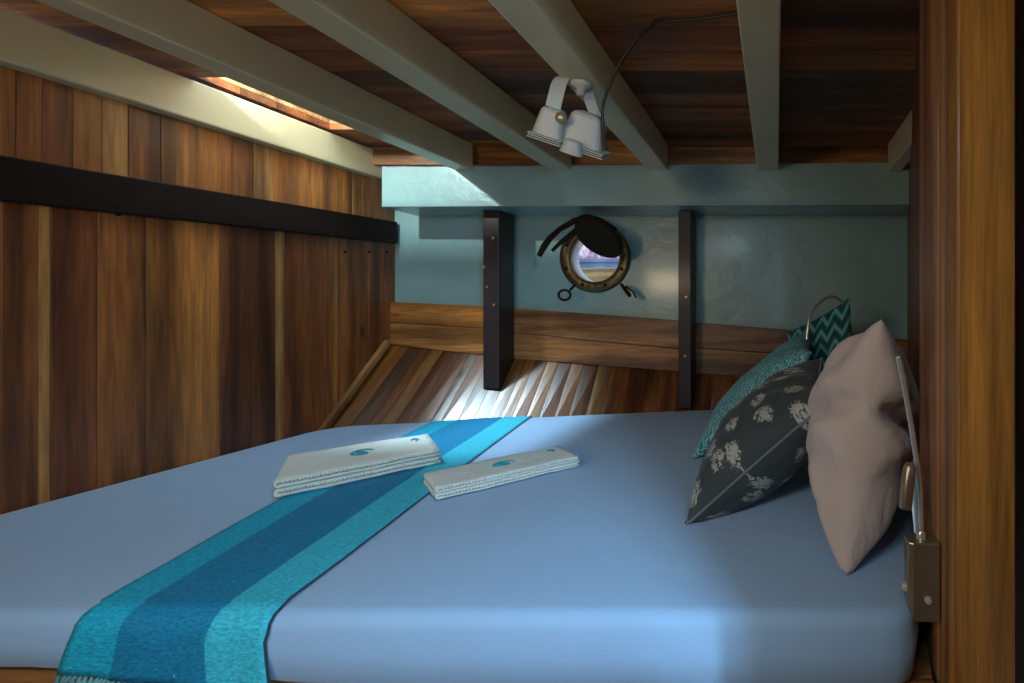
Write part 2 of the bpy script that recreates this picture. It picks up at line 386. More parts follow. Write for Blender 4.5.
# back wall with the porthole hole
PC = P(595.5, 257.5, wy(-.82)); PR = 0.120
b = MB()
x0, x1, z0, z1 = -1.80, 0.72, EZ-.42, EZ+.60
n = 64; fr = []; ri = []; frb = []; rib = []
corners = [math.atan2(zz-PC.z, xx-PC.x) for xx in (x0, x1) for zz in (z0, z1)]
angs = sorted([2*math.pi*k/n-math.pi for k in range(n)]+corners)
for a in angs:
    c, s = math.cos(a), math.sin(a); t = 1e9
    if c > 1e-9: t = min(t, (x1-PC.x)/c)
    if c < -1e-9: t = min(t, (x0-PC.x)/c)
    if s > 1e-9: t = min(t, (z1-PC.z)/s)
    if s < -1e-9: t = min(t, (z0-PC.z)/s)
    X, Z = PC.x+c*t, PC.z+s*t; fr.append(b.vert((X, wy(X), Z))); frb.append(b.vert((X, wy(X)+.05, Z)))
    X, Z = PC.x+c*PR, PC.z+s*PR; ri.append(b.vert((X, wy(X), Z))); rib.append(b.vert((X, wy(X)+.05, Z)))
m = len(angs)
for k in range(m):
    j = (k+1)%m
    b.face((fr[k], fr[j], ri[j], ri[k])); b.face((frb[k], frb[j], rib[j], rib[k])); b.face((ri[k], ri[j], rib[j], rib[k])); b.face((fr[k], fr[j], frb[j], frb[k]))
tag(b.build('wall_back', BLUE), kind='structure')

# header beam (pale blue) with a small lip, wood strip above it
HY = 2.148
b = MB(); b.hexa([(-1.646,HY,EZ+.413),(.66,HY,EZ+.425),(.66,2.42,EZ+.425),(-1.646,2.36,EZ+.413),(-1.646,HY,EZ+.578),(.66,HY,EZ+.60),(.66,2.42,EZ+.60),(-1.646,2.36,EZ+.578)])
b.hexa([(-.46,HY-.006,EZ+.418),(.62,HY-.006,EZ+.424),(.62,HY,EZ+.424),(-.46,HY,EZ+.418),(-.46,HY-.006,EZ+.430),(.62,HY-.006,EZ+.436),(.62,HY,EZ+.436),(-.46,HY,EZ+.430)])
tag(b.build('header_beam', BLUE, bevel=.006), 'pale blue gloss-painted crosswise beam spanning the top of the porthole wall', 'beam')
b = MB()
xs = [-1.80,-1.33,-.9,-.5,-.04,.46,.8]
for k in range(6):
    b.tint = rc((.30,.14,.05), .25); b.off = k*5.1
    b.box((xs[k]+.001, 2.19, EZ+.60), (xs[k+1]-.001, 2.215, ZC-.001))
tag(b.build('trim_2', WX), kind='structure')

# the plank rail along the foot of the back wall
b = MB()
def rail(px0, pt0, pb0, px1, pt1, pb1, tint, off, th=.028):
    b.tint = tint; b.off = off
    A = []
    for px, pt, pb in ((px0,pt0,pb0),(px1,pt1,pb1)):
        d = wy((px-CX)/F*2.34)
        for _ in range(3): d = wy((px-CX)/F*d)-th
        A.append((P(px,pb,d), P(px,pt,d)))
    (a0,a1),(c0,c1) = A; k = Vector((0,th-.002,0))
    b.hexa([a0, c0, c0+k, a0+k, a1, c1, c1+k, a1+k])
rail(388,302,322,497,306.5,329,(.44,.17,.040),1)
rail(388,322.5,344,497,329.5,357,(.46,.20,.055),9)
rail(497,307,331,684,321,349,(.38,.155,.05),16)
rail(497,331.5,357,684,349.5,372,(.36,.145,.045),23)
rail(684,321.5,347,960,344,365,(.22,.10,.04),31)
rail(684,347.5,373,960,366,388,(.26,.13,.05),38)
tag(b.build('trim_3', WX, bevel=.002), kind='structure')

# the sloping hull planking between the rail and the bed
b = MB()
seams = [394,408,421,430,441,453,468,476,489,502,513,524,533,545,556,569,581,596,609,628,641,658,676,690,712,735,770,820,900]
tints = [GOLD,(.20,.10,.05),MID,SAP,RED,MID,(.30,.2,.13),GOLD,MID,DK,SAP,GOLD,MID,SAP,RED,GOLD,MID,SAP,MID,RED,GOLD,MID,DK,RED,MID,DK,MID,RED]
def hulltop(X):
    t = (X+1.755)/1.5; return Vector((X, wy(X)-.012, EZ-.165-.150*t))
def hullbot(X):
    t = max(0, min(1, (X+1.755)/1.55)); return Vector((X, 1.965+(2.33-1.965)*t, EZ-.50))
Xp = WALLX+.004
for k in range(len(seams)-1):
    Xn = (seams[k+1]-CX)/F*2.34
    if k == 0: Xp = WALLX+.004
    b.tint = tuple(c*.66 for c in rc(tints[k], .12)); b.off = k*3.7
    a0, a1, c0, c1 = hullbot(Xp+.001), hulltop(Xp+.001), hullbot(Xn-.0005), hulltop(Xn-.0005)
    dn = Vector((0, .012, -.02))
    b.hexa([a0, c0, c0+dn, a0+dn, a1, c1, c1+dn, a1+dn]); Xp = Xn
tag(b.build('wall_hull', WY), kind='structure')
# corner batten between the left wall and the sloping planking
b = MB(); b.tint = (.40,.2,.07); b.off = 2
p0 = Vector((WALLX+.003, 1.965, EZ-.497)); p1 = Vector((WALLX+.003, 2.315, EZ-.160))
e = Vector((.022,0,0)); up = Vector((0,-.012,.014))
b.hexa([p0, p0+e, p1+e, p1, p0+up, p0+e+up, p1+e+up, p1+up])
tag(b.build('trim_4', wood('batten_grain', (14, 1.5, 1.5))), kind='structure')

# right-hand wall and near panel with the golden door post
b = MB()
ys = [.93,1.05,1.2,1.38,1.55,1.75,1.95,2.15,2.44]
for k in range(len(ys)-1):
    b.tint = rc(RED, .2); b.off = k*2.3
    ya, yb = ys[k], ys[k+1]-.001
    b.hexa([(rwx(ya),ya,0),(rwx(ya)+.02,ya,0),(rwx(yb)+.02,yb,0),(rwx(yb),yb,0),(rwx(ya),ya,ZC-.001),(rwx(ya)+.02,ya,ZC-.001),(rwx(yb)+.02,yb,ZC-.001),(rwx(yb),yb,ZC-.001)])
tag(b.build('wall_right', WZ), kind='structure')
b = MB()
NP = [(.752,.785,(.28,.14,.06)),(.785,.815,(.38,.20,.09)),(.815,.86,(.30,.14,.06)),(.86,.93,(.20,.09,.045))]
for k,(ya,yb,c) in enumerate(NP):
    b.tint = c; b.off = k*4.4; xx = .247+(.002 if k%2 else 0)
    b.box((xx, ya, 0), (.30, yb-.0008, ZC-.001))
tag(b.build('wall_panel', WPOST, bevel=.0015), kind='structure')
b = MB(); b.tint = (.42,.20,.045); b.off = 6
b.box((.243, .712, 0), (.323, .751, ZC-.001))
tag(b.build('door_post', WPOST, bevel=.003), 'golden wooden upright door post closing the right edge of the view', 'post')
b = MB(); b.tint = (.035,.016,.01); b.off = 9
b.box((.3235, .735, 0), (.75, .775, ZC-.001))
tag(b.build('wall_entrance', WPOST), kind='structure')

# the cabin's near end, with the companionway opening to the right of the viewer
b = MB()
b.tint = MID; b.off = 3
b.box((-1.78, YB-.03, 0), (.10, YB-.0005, ZC-.001)); b.box((.10, YB-.03, EZ+.60), (.95, YB-.0005, ZC-.001))
tag(b.build('wall_rear', WZ), kind='structure')
b = MB(); b.tint = RED; b.off = 8
b.box((.95, YB, 0), (.98, .95, ZC-.001))
tag(b.build('wall_side', WZ), kind='structure')
b = MB(); b.tint = (.2,.1,.03); b.off = 5
b.box((.165, .27, 0), (.949, .30, ZC-.001))
tag(b.build('wall_jamb', WZ), kind='structure')
b = MB(); b.tint = MID; b.off = 7  # unseen low wall, added to cut the low light into a strip on the mattress
b.box((-.35, -.215, 0), (.388, -.19, EZ-.28))
tag(b.build('wall_light_baffle', WZ), kind='structure')

# floor
b = MB()
for k in range(16):
    b.tint = rc(MID, .2); b.off = k*3.3; b.box((-1.80+k*.16, YB, -.03), (-1.80+k*.16+.158, 2.45, 0))
tag(b.build('floor', wood('floor_grain', (16, 1.2, 16))), kind='structure')

# wooden bed platform the mattress lies on
b = MB()
SKIRT = .785
b.tint = (.30,.14,.05); b.off = 12; b.box((WALLX+.006, SKIRT, 0.0), (.238, SKIRT+.025, BED-.116))
b.hexa([(WALLX+.006, SKIRT-.004, BED-.1155),(-.62, SKIRT-.004, BED-.1155),(-.62, SKIRT+.05, BED-.1155),(WALLX+.006, SKIRT+.05, BED-.1155),(WALLX+.006, SKIRT-.004, BED-.087),(-1.10, SKIRT-.004, BED-.087),(-1.10, SKIRT+.05, BED-.087),(WALLX+.006, SKIRT+.05, BED-.087)])
b.tint = (.25,.12,.05); b.off = 22
b.hexa([(WALLX+.006, SKIRT+.0255, .40),(.238, SKIRT+.0255, .40),(.525,2.30,.40),(WALLX+.006,1.9,.40),(WALLX+.006, SKIRT+.0255, BED-.116),(.238, SKIRT+.0255, BED-.116),(.525,2.30,BED-.116),(WALLX+.006,1.9,BED-.116)])
tag(b.build('bed_platform', WX, bevel=.003), 'built-in brown wooden platform carrying the mattress', 'bed')

# ------------------------------------------------------------------ beams and posts
def beam(x0b, x1b, x0f, x1f, zb, label, yend=HY-.001):
    # x at the back (y=2.145) and at y=.957, carried on to the cabin's near end
    def ext(a, c): return c+(a-c)*(YB-.957)/(2.145-.957)
    xf0, xf1 = ext(x0b, x0f), ext(x1b, x1f)
    m = MB()
    m.hexa([(xf0,YB,zb),(xf1,YB,zb),(x1b,yend,zb),(x0b,yend,zb),(xf0,YB,ZC-.001),(xf1,YB,ZC-.001),(x1b,yend,ZC-.001),(x0b,yend,ZC-.001)])
    o = m.build('ceiling_beam', CREAM, bevel=.004); tag(o, label, 'beam', 'cream ceiling beams'); return o
beam(-1.345,-1.267,-1.375,-1.305, EZ+.565, 'cream painted ceiling beam nearest the sunlit hatch, first from the left wall')
beam(-.950,-.860,-.945,-.860, EZ+.565, 'cream ceiling beam between the hatch-side beam and the one holding the floodlight')
beam(-.545,-.462,-.540,-.458, EZ+.565, 'cream ceiling beam that the white floodlight hangs from')
beam(-.095,-.006,-.082,.002, EZ+.565, 'cream ceiling beam just right of the black cable, running nearly straight back')
beam(.445,.50,.452,.51, EZ+.560, 'short visible stub of cream ceiling beam beside the right-hand wall')
# deep cream shelf beam on the left wall
m = MB()
m.hexa([(-1.785,YB,EZ+.528),(-1.715,YB,EZ+.528),(-1.715,2.245,EZ+.553),(-1.785,2.245,EZ+.553),(-1.785,YB,EZ+.655),(-1.715,YB,EZ+.655),(-1.715,2.245,EZ+.667),(-1.785,2.245,EZ+.667)])
tag(m.build('shelf_beam', CREAM, bevel=.005), 'wide pale cream beam along the top of the left plank wall', 'beam')

def post(px0, px1, yf, pyb, label, plugs):
    m = MB(); m.tint = (.022,.010,.010)
    X0 = (px0-CX)/F*yf; X1 = (px1-CX)/F*yf; zb = EZ-(pyb-CY)/F*yf; yb = wy(X0)-.0295
    m.box((X0, yf, zb), (X1, yb, EZ+.4125+.004))
    o = m.build('wall_post', DARKP, bevel=.003); tag(o, label, 'post', None)
    for px, py in plugs:
        q = MB(); q.lathe([(0,-.003),(.0045,-.003),(.006,.0005)], P(px,py,yf), (0,1,0), n=12)
        q.build('bolt', BRASS, o, rel=(0,0,0))
    return o
post(483, 499, 2.225, 389, 'dark brown square post left of the porthole with pale bolts', [(487,287),(484,267),(493,268-30),(494,305)])
post(678.5, 691, 2.245, 408, 'dark brown post right of the porthole, standing behind the teal cushion', [(686,297),(685,356)])

# ------------------------------------------------------------------ porthole
PO = empty('porthole', (PC.x, PC.y, PC.z))
tag(PO, 'round aged bronze porthole in the blue wall with its cover propped open', 'porthole')
ax = (0, -1, 0)
b = MB()
b.lathe([(.112,-.02),(.112,.010),(.118,.016),(.134,.018),(.156,.014),(.163,.006),(.163,0.0),(.121,0.0),(.121,-.02),(.112,-.02)], PC, ax, n=64)
ring = b.build('ring', BRONZE, PO, smooth=True)
for k in range(8):
    b = MB(); a = math.radians(22+45*k)
    q = PC+Vector((math.cos(a)*.137, -.0175, math.sin(a)*.137)); b.lathe([(0,.004),(.006,.003),(.008,0)], q, ax, n=12); b.build('bolt', BLACKM, PO, smooth=True)
b = MB()
b.lathe([(.119,-.001),(.119,-.09),(.112,-.09),(.112,-.001)], PC, ax, n=64)
b.build('sleeve', plain('white_sleeve', (.55,.68,.75), .35), PO, smooth=True)
# glass
mg, ntg, bgl = newmat('porthole_glass'); bgl.inputs['Transmission Weight'].default_value = 1; bgl.inputs['Roughness'].default_value = 0.0; bgl.inputs['IOR'].default_value = 1.05
b = MB(); b.lathe([(0,-.060),(.112,-.060),(.112,-.064),(0,-.064)], PC, ax, n=48); b.build('glass', mg, PO)
# open cover: a dark rimmed disc hinged at the top, leaning into the cabin
hp = P(582, 219, 2.27)
b = MB()
cc = P(600, 237, 2.20); nrm = Vector((-.33, -.42, -.90)).normalized()
nrm = Vector((0.30, 0.55, 0.72)).normalized()
b.lathe([(0,.0),(.088,.0),(.092,.003),(.104,.004),(.108,.0),(.108,-.016),(.100,-.022),(0,-.022)], cc, nrm, n=48)
b.build('cover', BLACKM, PO, smooth=False)
b = MB()
b.tube([P(586,217,2.26), P(574,221,2.24), P(560,229,2.22), P(550,238,2.2), P(545,245,2.19), P(539,256,2.18)], [.010,.013,.011,.012,.013,.010], n=10)
b.tube([P(584,224,2.27), P(572,233,2.25), P(561,242,2.24), P(552,251,2.23)], [.009,.010,.009,.007], n=8)
b.tube([P(582,217,2.29), P(588,216,2.27), P(600,220,2.25), P(616,230,2.25)], .010, n=8)
b.build('hinge_arm', BLACKM, PO, smooth=True)
# swing bolts
b = MB()
e0 = P(575, 285, 2.30); e1 = P(570, 290, 2.28); ec = P(564.5, 295, 2.27)
b.tube([e0, e1], .006, n=8)
b.tube([ec+Vector((math.cos(t)*.026, 0, math.sin(t)*.022)) for t in [2*math.pi*k/20 for k in range(21)]], .0055, n=8, cap=False)
b.build('eye_bolt', BLACKM, PO, smooth=True)
b = MB(); b.tube([P(621,284,2.30), P(625,289,2.28), P(630,296,2.26)], [.006,.009,.008], n=8)
b.tube([P(626,286,2.30), P(633,292,2.30), P(636,298,2.295)], .004, n=8); b.build('swing_bolt', BLACKM, PO, smooth=True)

# ------------------------------------------------------------------ outside, seen through the porthole
b = MB(); b.tint = (.98,.62,.36); b.off = 1; b.box((-3.2, 2.6, EZ+.0), (1.4, 3.0, EZ+.195))
tag(b.build('outer_rail', WX, bevel=.004), 'warm tan timber rail outside, low in the porthole view', 'rail')
b = MB(); b.box((-4.5, 3.9, EZ+.02), (1.5, 4.0, EZ+.335))
b.box((-4.5, 3.88, EZ+.335), (1.5, 4.02, EZ+.36))
tag(b.build('guard_board', plain('blue_grey_paint', (.10,.16,.27), .6, var=.3), bevel=.004), 'blue-grey horizontal board outside, midway up the porthole view', 'board')
b = MB()
rnd = random.Random(3)
g = {}
for i in range(60):
    for j in range(26):
        x = -14+i*.38; z = -1.5+j*.28
        yv = 9+noise.noise(Vector((x*1.1, z*1.3, 4)))*1.1+noise.noise(Vector((x*4, z*4, 1)))*.35+(z)*.5
        g[i,j] = b.vert((x, yv, z))
for i in range(59):
    for j in range(25): b.face((g[i,j], g[i+1,j], g[i+1,j+1], g[i,j+1]))
mb_, ntb, bb = newmat('mauve_scrub'); tcb = N(ntb, 'ShaderNodeTexCoord'); nb = N(ntb, 'ShaderNodeTexNoise', Scale=3.5, Detail=8.0, Roughness=.75)
ntb.links.new(tcb.outputs['Object'], nb.inputs['Vector']); rb = ramp(ntb, [(.38,(.10,.05,.09)),(.5,(.34,.20,.32)),(.62,(.85,.70,.75))]); ntb.links.new(nb.outputs['Fac'], rb.inputs[0]); ntb.links.new(rb.outputs[0], bb.inputs['Base Color'])
tag(b.build('scrub_bank', mb_), 'mauve scrubby bank in the distance seen through the porthole', 'bank', kind='stuff')

# ------------------------------------------------------------------ mattress
def rounded_poly(pts, rads, n=8):
    out = []
    L = len(pts)
    for k in range(L):
        p = Vector(pts[k]); a = (Vector(pts[k-1])-p); c = (Vector(pts[(k+1)%L])-p); r = rads[k]
        a.normalize(); c.normalize(); ang = a.angle(c); t = r/math.tan(ang/2)
        pa = p+a*t; pc = p+c*t; cen = p+(a+c).normalized()*(r/math.sin(ang/2))
        v0 = pa-cen; v1 = pc-cen
        for j in range(n+1):
            s = j/n; v = v0.slerp(v1, s, v0) if False else (v0*(1-s)+v1*s).normalized()*r
            out.append(cen+v)
    return out
def inset(poly, d):
    out = []; L = len(poly)
    for k in range(L):
        t = (poly[(k+1)%L]-poly[k-1]); 
        t = t.normalized() if t.length > 1e-9 else Vector((1,0)); nrm2 = Vector((-t.y, t.x))
        out.append(poly[k]+nrm2*d)
    return out
FRONTY = .775
base = [(WALLX+.006, FRONTY), (.196, FRONTY), (.240, .90), (.545, 2.30), (-.36, 2.345), (WALLX+.006, 2.015)]
rp = rounded_poly(base, [.02, .035, .05, .08, .3, .16], 10)
# resample evenly
def resample(poly, n):
    L = len(poly); seg = [(poly[(k+1)%L]-poly[k]).length for k in range(L)]; tot = sum(seg); out = []
    k = 0; acc = 0
    for i in range(n):
        s = tot*i/n
        while acc+seg[k] < s: acc += seg[k]; k += 1
        t = (s-acc)/max(seg[k], 1e-9); out.append(poly[k].lerp(poly[(k+1)%L], t))
    return out
rp = resample(rp, 260)
def msurf(x, y):   # gentle unevenness of the mattress top
    return .0025*noise.noise(Vector((x*2.2, y*2.2, .3)))
b = MB()
H = .115; R = .026
prof = [(0.012, -H), (0.0, -H+.012), (-.004, -H*.5), (0.0, -R)]
for k in range(1, 7):
    a = math.pi/2*k/6; prof.append((R*(1-math.cos(a)), -R+R*math.sin(a)))
rings = []
for ins, dz in prof:
    ring_ = []
    for k, q in enumerate(inset(rp, ins)):
        wob = .0015*math.sin(q.x*50+dz*60)*noise.noise(Vector((q.x*6, q.y*6, dz*25))) if dz < -R*.5 else 0
        wr = .002*noise.noise(Vector((q.x*1.5, q.y*1.5, dz*90))) if dz < -.03 else 0
        ring_.append(b.vert((q.x, q.y+wob+wr, BED+dz*(1-.26*max(0, min(1, (-.62-q.x)/.5))*(1 if dz < -.04 else 0)))))
    rings.append(ring_)
inner = inset(rp, R); cen = Vector((sum(q.x for q in inner)/len(inner), sum(q.y for q in inner)/len(inner)))
for s in (.93,.82,.68,.52,.36,.2,.08):
    rings.append([b.vert((cen.x+(q.x-cen.x)*s, cen.y+(q.y-cen.y)*s, BED+msurf(cen.x+(q.x-cen.x)*s, cen.y+(q.y-cen.y)*s)*min(1,(1-s)*5))) for q in inner])
for k in range(len(rings)-1):
    for j in range(260): b.face((rings[k][j], rings[k][(j+1)%260], rings[k+1][(j+1)%260], rings[k+1][j]))
b.face(rings[-1]); b.face(rings[0][::-1])
tag(b.build('mattress', SHEET, smooth=True), 'wide mattress in a tight pale blue fitted sheet filling the cabin berth', 'mattress')

# ------------------------------------------------------------------ table-runner style bed cloth
b = MB()
NU, NV = 28, 120
# left and right edges, by depth along the bed; the cloth turns over the front edge
Ledge = [(2.07,-1.385),(1.60,-1.285),(1.21,-1.182),(1.0,-1.118),(.775,-1.046)]
Redge = [(2.20,-1.046),(1.60,-.930),(1.21,-.850),(1.0,-.806),(.775,-.762)]
def interp(tab, t):
    t *= len(tab)-1; k = min(int(t), len(tab)-2); s = t-k
    return Vector((tab[k][1]*(1-s)+tab[k+1][1]*s, tab[k][0]*(1-s)+tab[k+1][0]*s))
ix = {}
tvals = [i/80 for i in range(81)]
TH = .0035
def over(x, y, s):           # s: how far past the start of the front roll
    # y >= FRONTY+R flat; then quarter arc; then straight down
    return None
for iu in range(NU+1):
    u = iu/NU
    pts = []
    for t in tvals:
        q = interp(Ledge, t).lerp(interp(Redge, t), u); pts.append(q)
    flat = [q for q in pts if q.y > FRONTY+R]
    xe = pts[-1].x; path = []
    for q in flat: path.append(Vector((q.x, q.y, BED+.003+.0012*noise.noise(Vector((q.x*9, q.y*9, 0))))))
    for k in range(9):
        a = math.pi/2*k/8; path.append(Vector((xe-.004*k/8*(1-u), FRONTY+R-(R+TH)*math.sin(a), BED-R+(R+TH)*math.cos(a))))
    drop = .086+.03*0
    for k in range(1, 21):
        s = k/20; drop = .056+.032*u; path.append(Vector((xe-.004-.012*s*(1-2*u)*1.2+0.0, FRONTY-TH-.001-.003*s-.002*math.sin(u*19+s*2), BED-R-drop*s)))
    L = [0]
    for k in range(1, len(path)): L.append(L[-1]+(path[k]-path[k-1]).length)
    for iv in range(NV+1):
        s = L[-1]*iv/NV
        k = 0
        while k < len(L)-2 and L[k+1] < s: k += 1
        f = (s-L[k])/max(1e-9, L[k+1]-L[k]); p = path[k].lerp(path[k+1], f)
        ix[iu, iv] = b.vert(p); b.uv[ix[iu, iv]] = (u, iv/NV)
for iu in range(NU):
    for iv in range(NV): b.face((ix[iu,iv], ix[iu+1,iv], ix[iu+1,iv+1], ix[iu,iv+1]))
rn = b.build('bed_runner', RUN, smooth=True)
so = rn.modifiers.new('thick', 'SOLIDIFY'); so.thickness = .003; so.offset = 0
tag(rn, 'turquoise striped woven runner laid across the pale blue bed, hanging over its front', 'runner')
# dark selvedge along the right edge and fringe at the hanging end
hem = MB(); hem.tube([Vector(b.v[ix[NU, iv]])+Vector((.0016,0,.0004)) for iv in range(0, NV+1)], .0019, n=6)
hem.build('selvedge', cloth('dark_teal_thread', (.01,.045,.06)), rn, rel=(0,0,0))
fr_ = MB()
for k in range(42):
    u = (k+.5)/42; iu = u*NU; i0 = int(iu); p = Vector(b.v[ix[i0, NV]]).lerp(Vector(b.v[ix[min(i0+1,NU), NV]]), iu-i0)
    pts = [p+Vector((.002*math.sin(s*1.6+k)+.006*math.sin(k*2.1)*s/8, -.001-.0035*abs(math.sin(s*1.2)), -.005*s)) for s in range(8)]
    fr_.tube(pts, [.0022,.003,.0024,.003,.0024,.003,.0022,.001], n=6)
fro = fr_.build('fringe', cloth('fringe_thread', (.12,.30,.32), var=.6), rn, rel=(0,0,0), smooth=True)
fro['kind'] = 'stuff'

# ------------------------------------------------------------------ folded towels
def towel(fl, fr, br, bl, layers, t, label):
    """front-left, front-right, back-right, back-left corners on the bed; layers of thickness t"""
    base = Vector((fl[0], fl[1], BED)); ref = Vector(((fl[0]+br[0])/2, (fl[1]+br[1])/2, BED))
    root = empty('folded_towel', ref); tag(root, label, 'towel', 'folded towels on the bed')
    def at(u, v, z):
        p = (Vector(fl)*(1-u)+Vector(fr)*u)*(1-v)+(Vector(bl)*(1-u)+Vector(br)*u)*v
        return Vector((p.x, p.y, BED+.0045+z))
    length = (Vector(fr)-Vector(fl)).length
    for fold in range(layers//2):
        m = MB(); z0 = fold*2*t*1.12
        r = t*.56
        # centre line of the C-shaped fold: bottom layer right->left, round the bend, top layer left->right
        cl = [(1-.006*fold, z0+t*.5)]+[(1-k/16, z0+t*.5) for k in range(1, 16)]
        for k in range(7):
            a = math.pi*k/6; cl.append((.012-math.sin(a)*r/length*1.0, z0+t*.5+r*(1-math.cos(a))))
        cl += [(k/16, z0+t*.5+2*r) for k in range(1, 16)]+[(1-.012*(fold), z0+t*.5+2*r)]
        NV_ = 14; rows_ = []
        n_ = len(cl)
        for k, (u, z) in enumerate(cl):
            a = Vector(cl[max(k-1,0)]); c = Vector(cl[min(k+1,n_-1)]); tv = Vector(((c.x-a.x)*length, c.y-a.y)).normalized(); nn = Vector((-tv.y/length, tv.x))
            ring_ = []
            half = t*.47
            sect = []
            for j in range(NV_+1):
                sect.append((j/NV_, 1))
            for j in range(NV_, -1, -1):
                sect.append((j/NV_, -1))
            for v, sg in sect:
                edge = min(v, 1-v); hh = half*(1 if edge > .001 else .55)
                wv = .0028*noise.noise(Vector((u*5, v*4, 3+fold*.3)))+.0012*noise.noise(Vector((u*19, v*12, fold)))
                zz = z+nn.y*sg*hh+(wv if (fold*2+1) else 0)
                zz = max(zz, 0.0)
                inv = .010*(k < n_//2)*0
                vv = v*(1-.02*fold)+.012*noise.noise(Vector((u*4, fold*3.3+(k > n_//2)*1.7, v)))
                ring_.append(m.vert(at(u+nn.x*sg*hh, vv, zz)))
            rows_.append(ring_)
        S = len(rows_[0])
        for k in range(n_-1):
            for j in range(S): m.face((rows_[k][j], rows_[k][(j+1)%S], rows_[k+1][(j+1)%S], rows_[k+1][j]))
        m.face(rows_[0][::-1]); m.face(rows_[-1])
        m.build('towel_fold', TOWEL, root, smooth=True)
        hm = MB()
        for k in range(46):
            u = .04+.93*k/45; v = .004
            wv = .0028*noise.noise(Vector((u*5, v*4, 3+fold*.3)))
            hm.lathe([(0,-.0035),(.0026,-.002),(.0032,0),(.0026,.002),(0,.0035)], at(u, -.004, z0+t*.9+2*r*.5+wv), (0,0,1), n=6)
        hm.build('stitched_hem', TOWEL, root, smooth=True)
    ztop = layers//2*2*t*1.12+.0002
    def logo(uc, vc, su, sv, hook):
        m = MB()
        def q(x, y): 
            u = uc+x*su; v = vc+y*sv
            return at(u, v, ztop+.0002+.0028*noise.noise(Vector((u*5, v*4, 3+(layers//2-1)*.3)))+.0012*noise.noise(Vector((u*19, v*12, layers//2-1))))
        if hook == 0:
            m.tube([q(math.cos(a)*1.0, math.sin(a)*.8) for a in [2*math.pi*k/28 for k in range(24)]], [.0012+.0022*abs(math.sin(k*.13)) for k in range(24)], n=6)
            m.tube([q(-.55+.09*k, .25*math.sin(k*.5)-.15) for k in range(12)], [.001+.0024*math.sin(math.pi*(k+.5)/12) for k in range(12)], n=6)
        else:
            m.tube([q(math.cos(a)*.7, math.sin(a)*.8) for a in [-.4+3.6*k/14 for k in range(15)]], [.001+.002*math.sin(math.pi*(k+.5)/15) for k in range(15)], n=6)
            m.tube([q(.1+.06*k, -.7+.2*k) for k in range(6)], .0018, n=6)
        m.build('embroidery', LOGO, root, smooth=True)['label'] = 'turquoise embroidered emblem'
    logo(.48, .48, .075, .11, 0); logo(.86, .62, .04, .09, 1)
    return root
def g2(px, py, z=-.455):
    p = PZ(px, py, z); return (p.x, p.y)
towel(g2(276,499), g2(441,463), g2(428,433,-.415), g2(290,458,-.425), 4, .0100, 'thicker folded white towel with turquoise emblem, lying on the turquoise runner')
towel(g2(437,501), g2(580,466), g2(560,446,-.43), g2(424,474,-.43), 4, .0072, 'flatter folded white towel on bare sheet right of the runner')

# ------------------------------------------------------------------ cushions
def cushion(name, corners, T, mat, label, cat='cushion', seed=0, k=.07, piping=None, uvs=1.0, wr=.006, flip=1, power=.5, fold=None, closure=False):
    A, B, C, D = [Vector(c) for c in corners]   # around the outline
    cen = (A+B+C+D)/4; nrm_ = (C-A).cross(D-B).normalized()*flip
    NN = 44
    def pos(u, v):
        uu = u*(1-k*(1-v*v)); vv = v*(1-k*(1-u*u))
        s, t_ = (uu+1)/2, (vv+1)/2
        return A*(1-s)*(1-t_)+B*s*(1-t_)+C*s*t_+D*(1-s)*t_
    m = MB(); idx = {}
    for side in (1, -1):
        for i in range(NN+1):
            for j in range(NN+1):
                u = -math.cos(math.pi*i/NN)*.35+(2*i/NN-1)*.65; v = -math.cos(math.pi*j/NN)*.35+(2*j/NN-1)*.65
                if (i in (0,NN) or j in (0,NN)) and side == -1: idx[side,i,j] = idx[1,i,j]; continue
                pr = ((1-u*u)*(1-v*v))**power
                # radial puckers toward the seams
                edge = max(abs(u), abs(v))
                w_ = wr*math.sin(9*math.atan2(v, u)+seed+2*noise.noise(Vector((u*2, v*2, seed))))*(edge**3)*pr*2.2
                w_ += wr*1.6*noise.noise(Vector((u*2.4, v*2.4, seed+side)))*pr
                dd = T*pr+w_
                if fold: dd += fold(u, v, side)*pr
                p = pos(u, v)+nrm_*side*dd
                if p.z < BED+.004: p.z = BED+.004
                idx[side,i,j] = m.vert(p); m.uv[idx[side,i,j]] = ((u+1)/2*uvs, (v+1)/2*uvs)
        for i in range(NN):
            for j in range(NN): m.face((idx[side,i,j], idx[side,i+1,j], idx[side,i+1,j+1], idx[side,i,j+1]))
    base_ = Vector((cen.x, cen.y, BED)); o = m.build(name, mat, smooth=True, rel=base_); tag(o, label, cat)
    if piping:
        q = MB(); pts = []
        for i in range(NN): pts.append(Vector(m.v[idx[1,i,0]]))
        for j in range(NN): pts.append(Vector(m.v[idx[1,NN,j]]))
        for i in range(NN,0,-1): pts.append(Vector(m.v[idx[1,i,NN]]))
        for j in range(NN,-1,-1): pts.append(Vector(m.v[idx[1,0,j]]))
        for p in pts: p.z = max(p.z, BED+.006)
        q.tube(pts, .0032, n=8, cap=False); q.build('piping', piping, o, rel=base_, smooth=True)
    return o
# green zigzag cushion at the very back
cushion('cushion', [(.02,2.03,BED+.03),(.30,1.93,BED+.03),(.255,1.90,EZ+.035),(.03,2.05,EZ-.10)], .055, ZIG, 'green and teal zigzag cushion peeking up furthest back beside the metal gooseneck', seed=5, uvs=1.0, k=.05)
# teal ripple cushion
cushion('cushion', [P(690,461,1.565), P(812,352,1.60), P(812,331,2.00), (-.235,1.97,BED+.005)], .075, TEAL, 'teal cushion with pale ripple print, leaning behind the charcoal flowered one', seed=2, flip=-1, uvs=1.0)
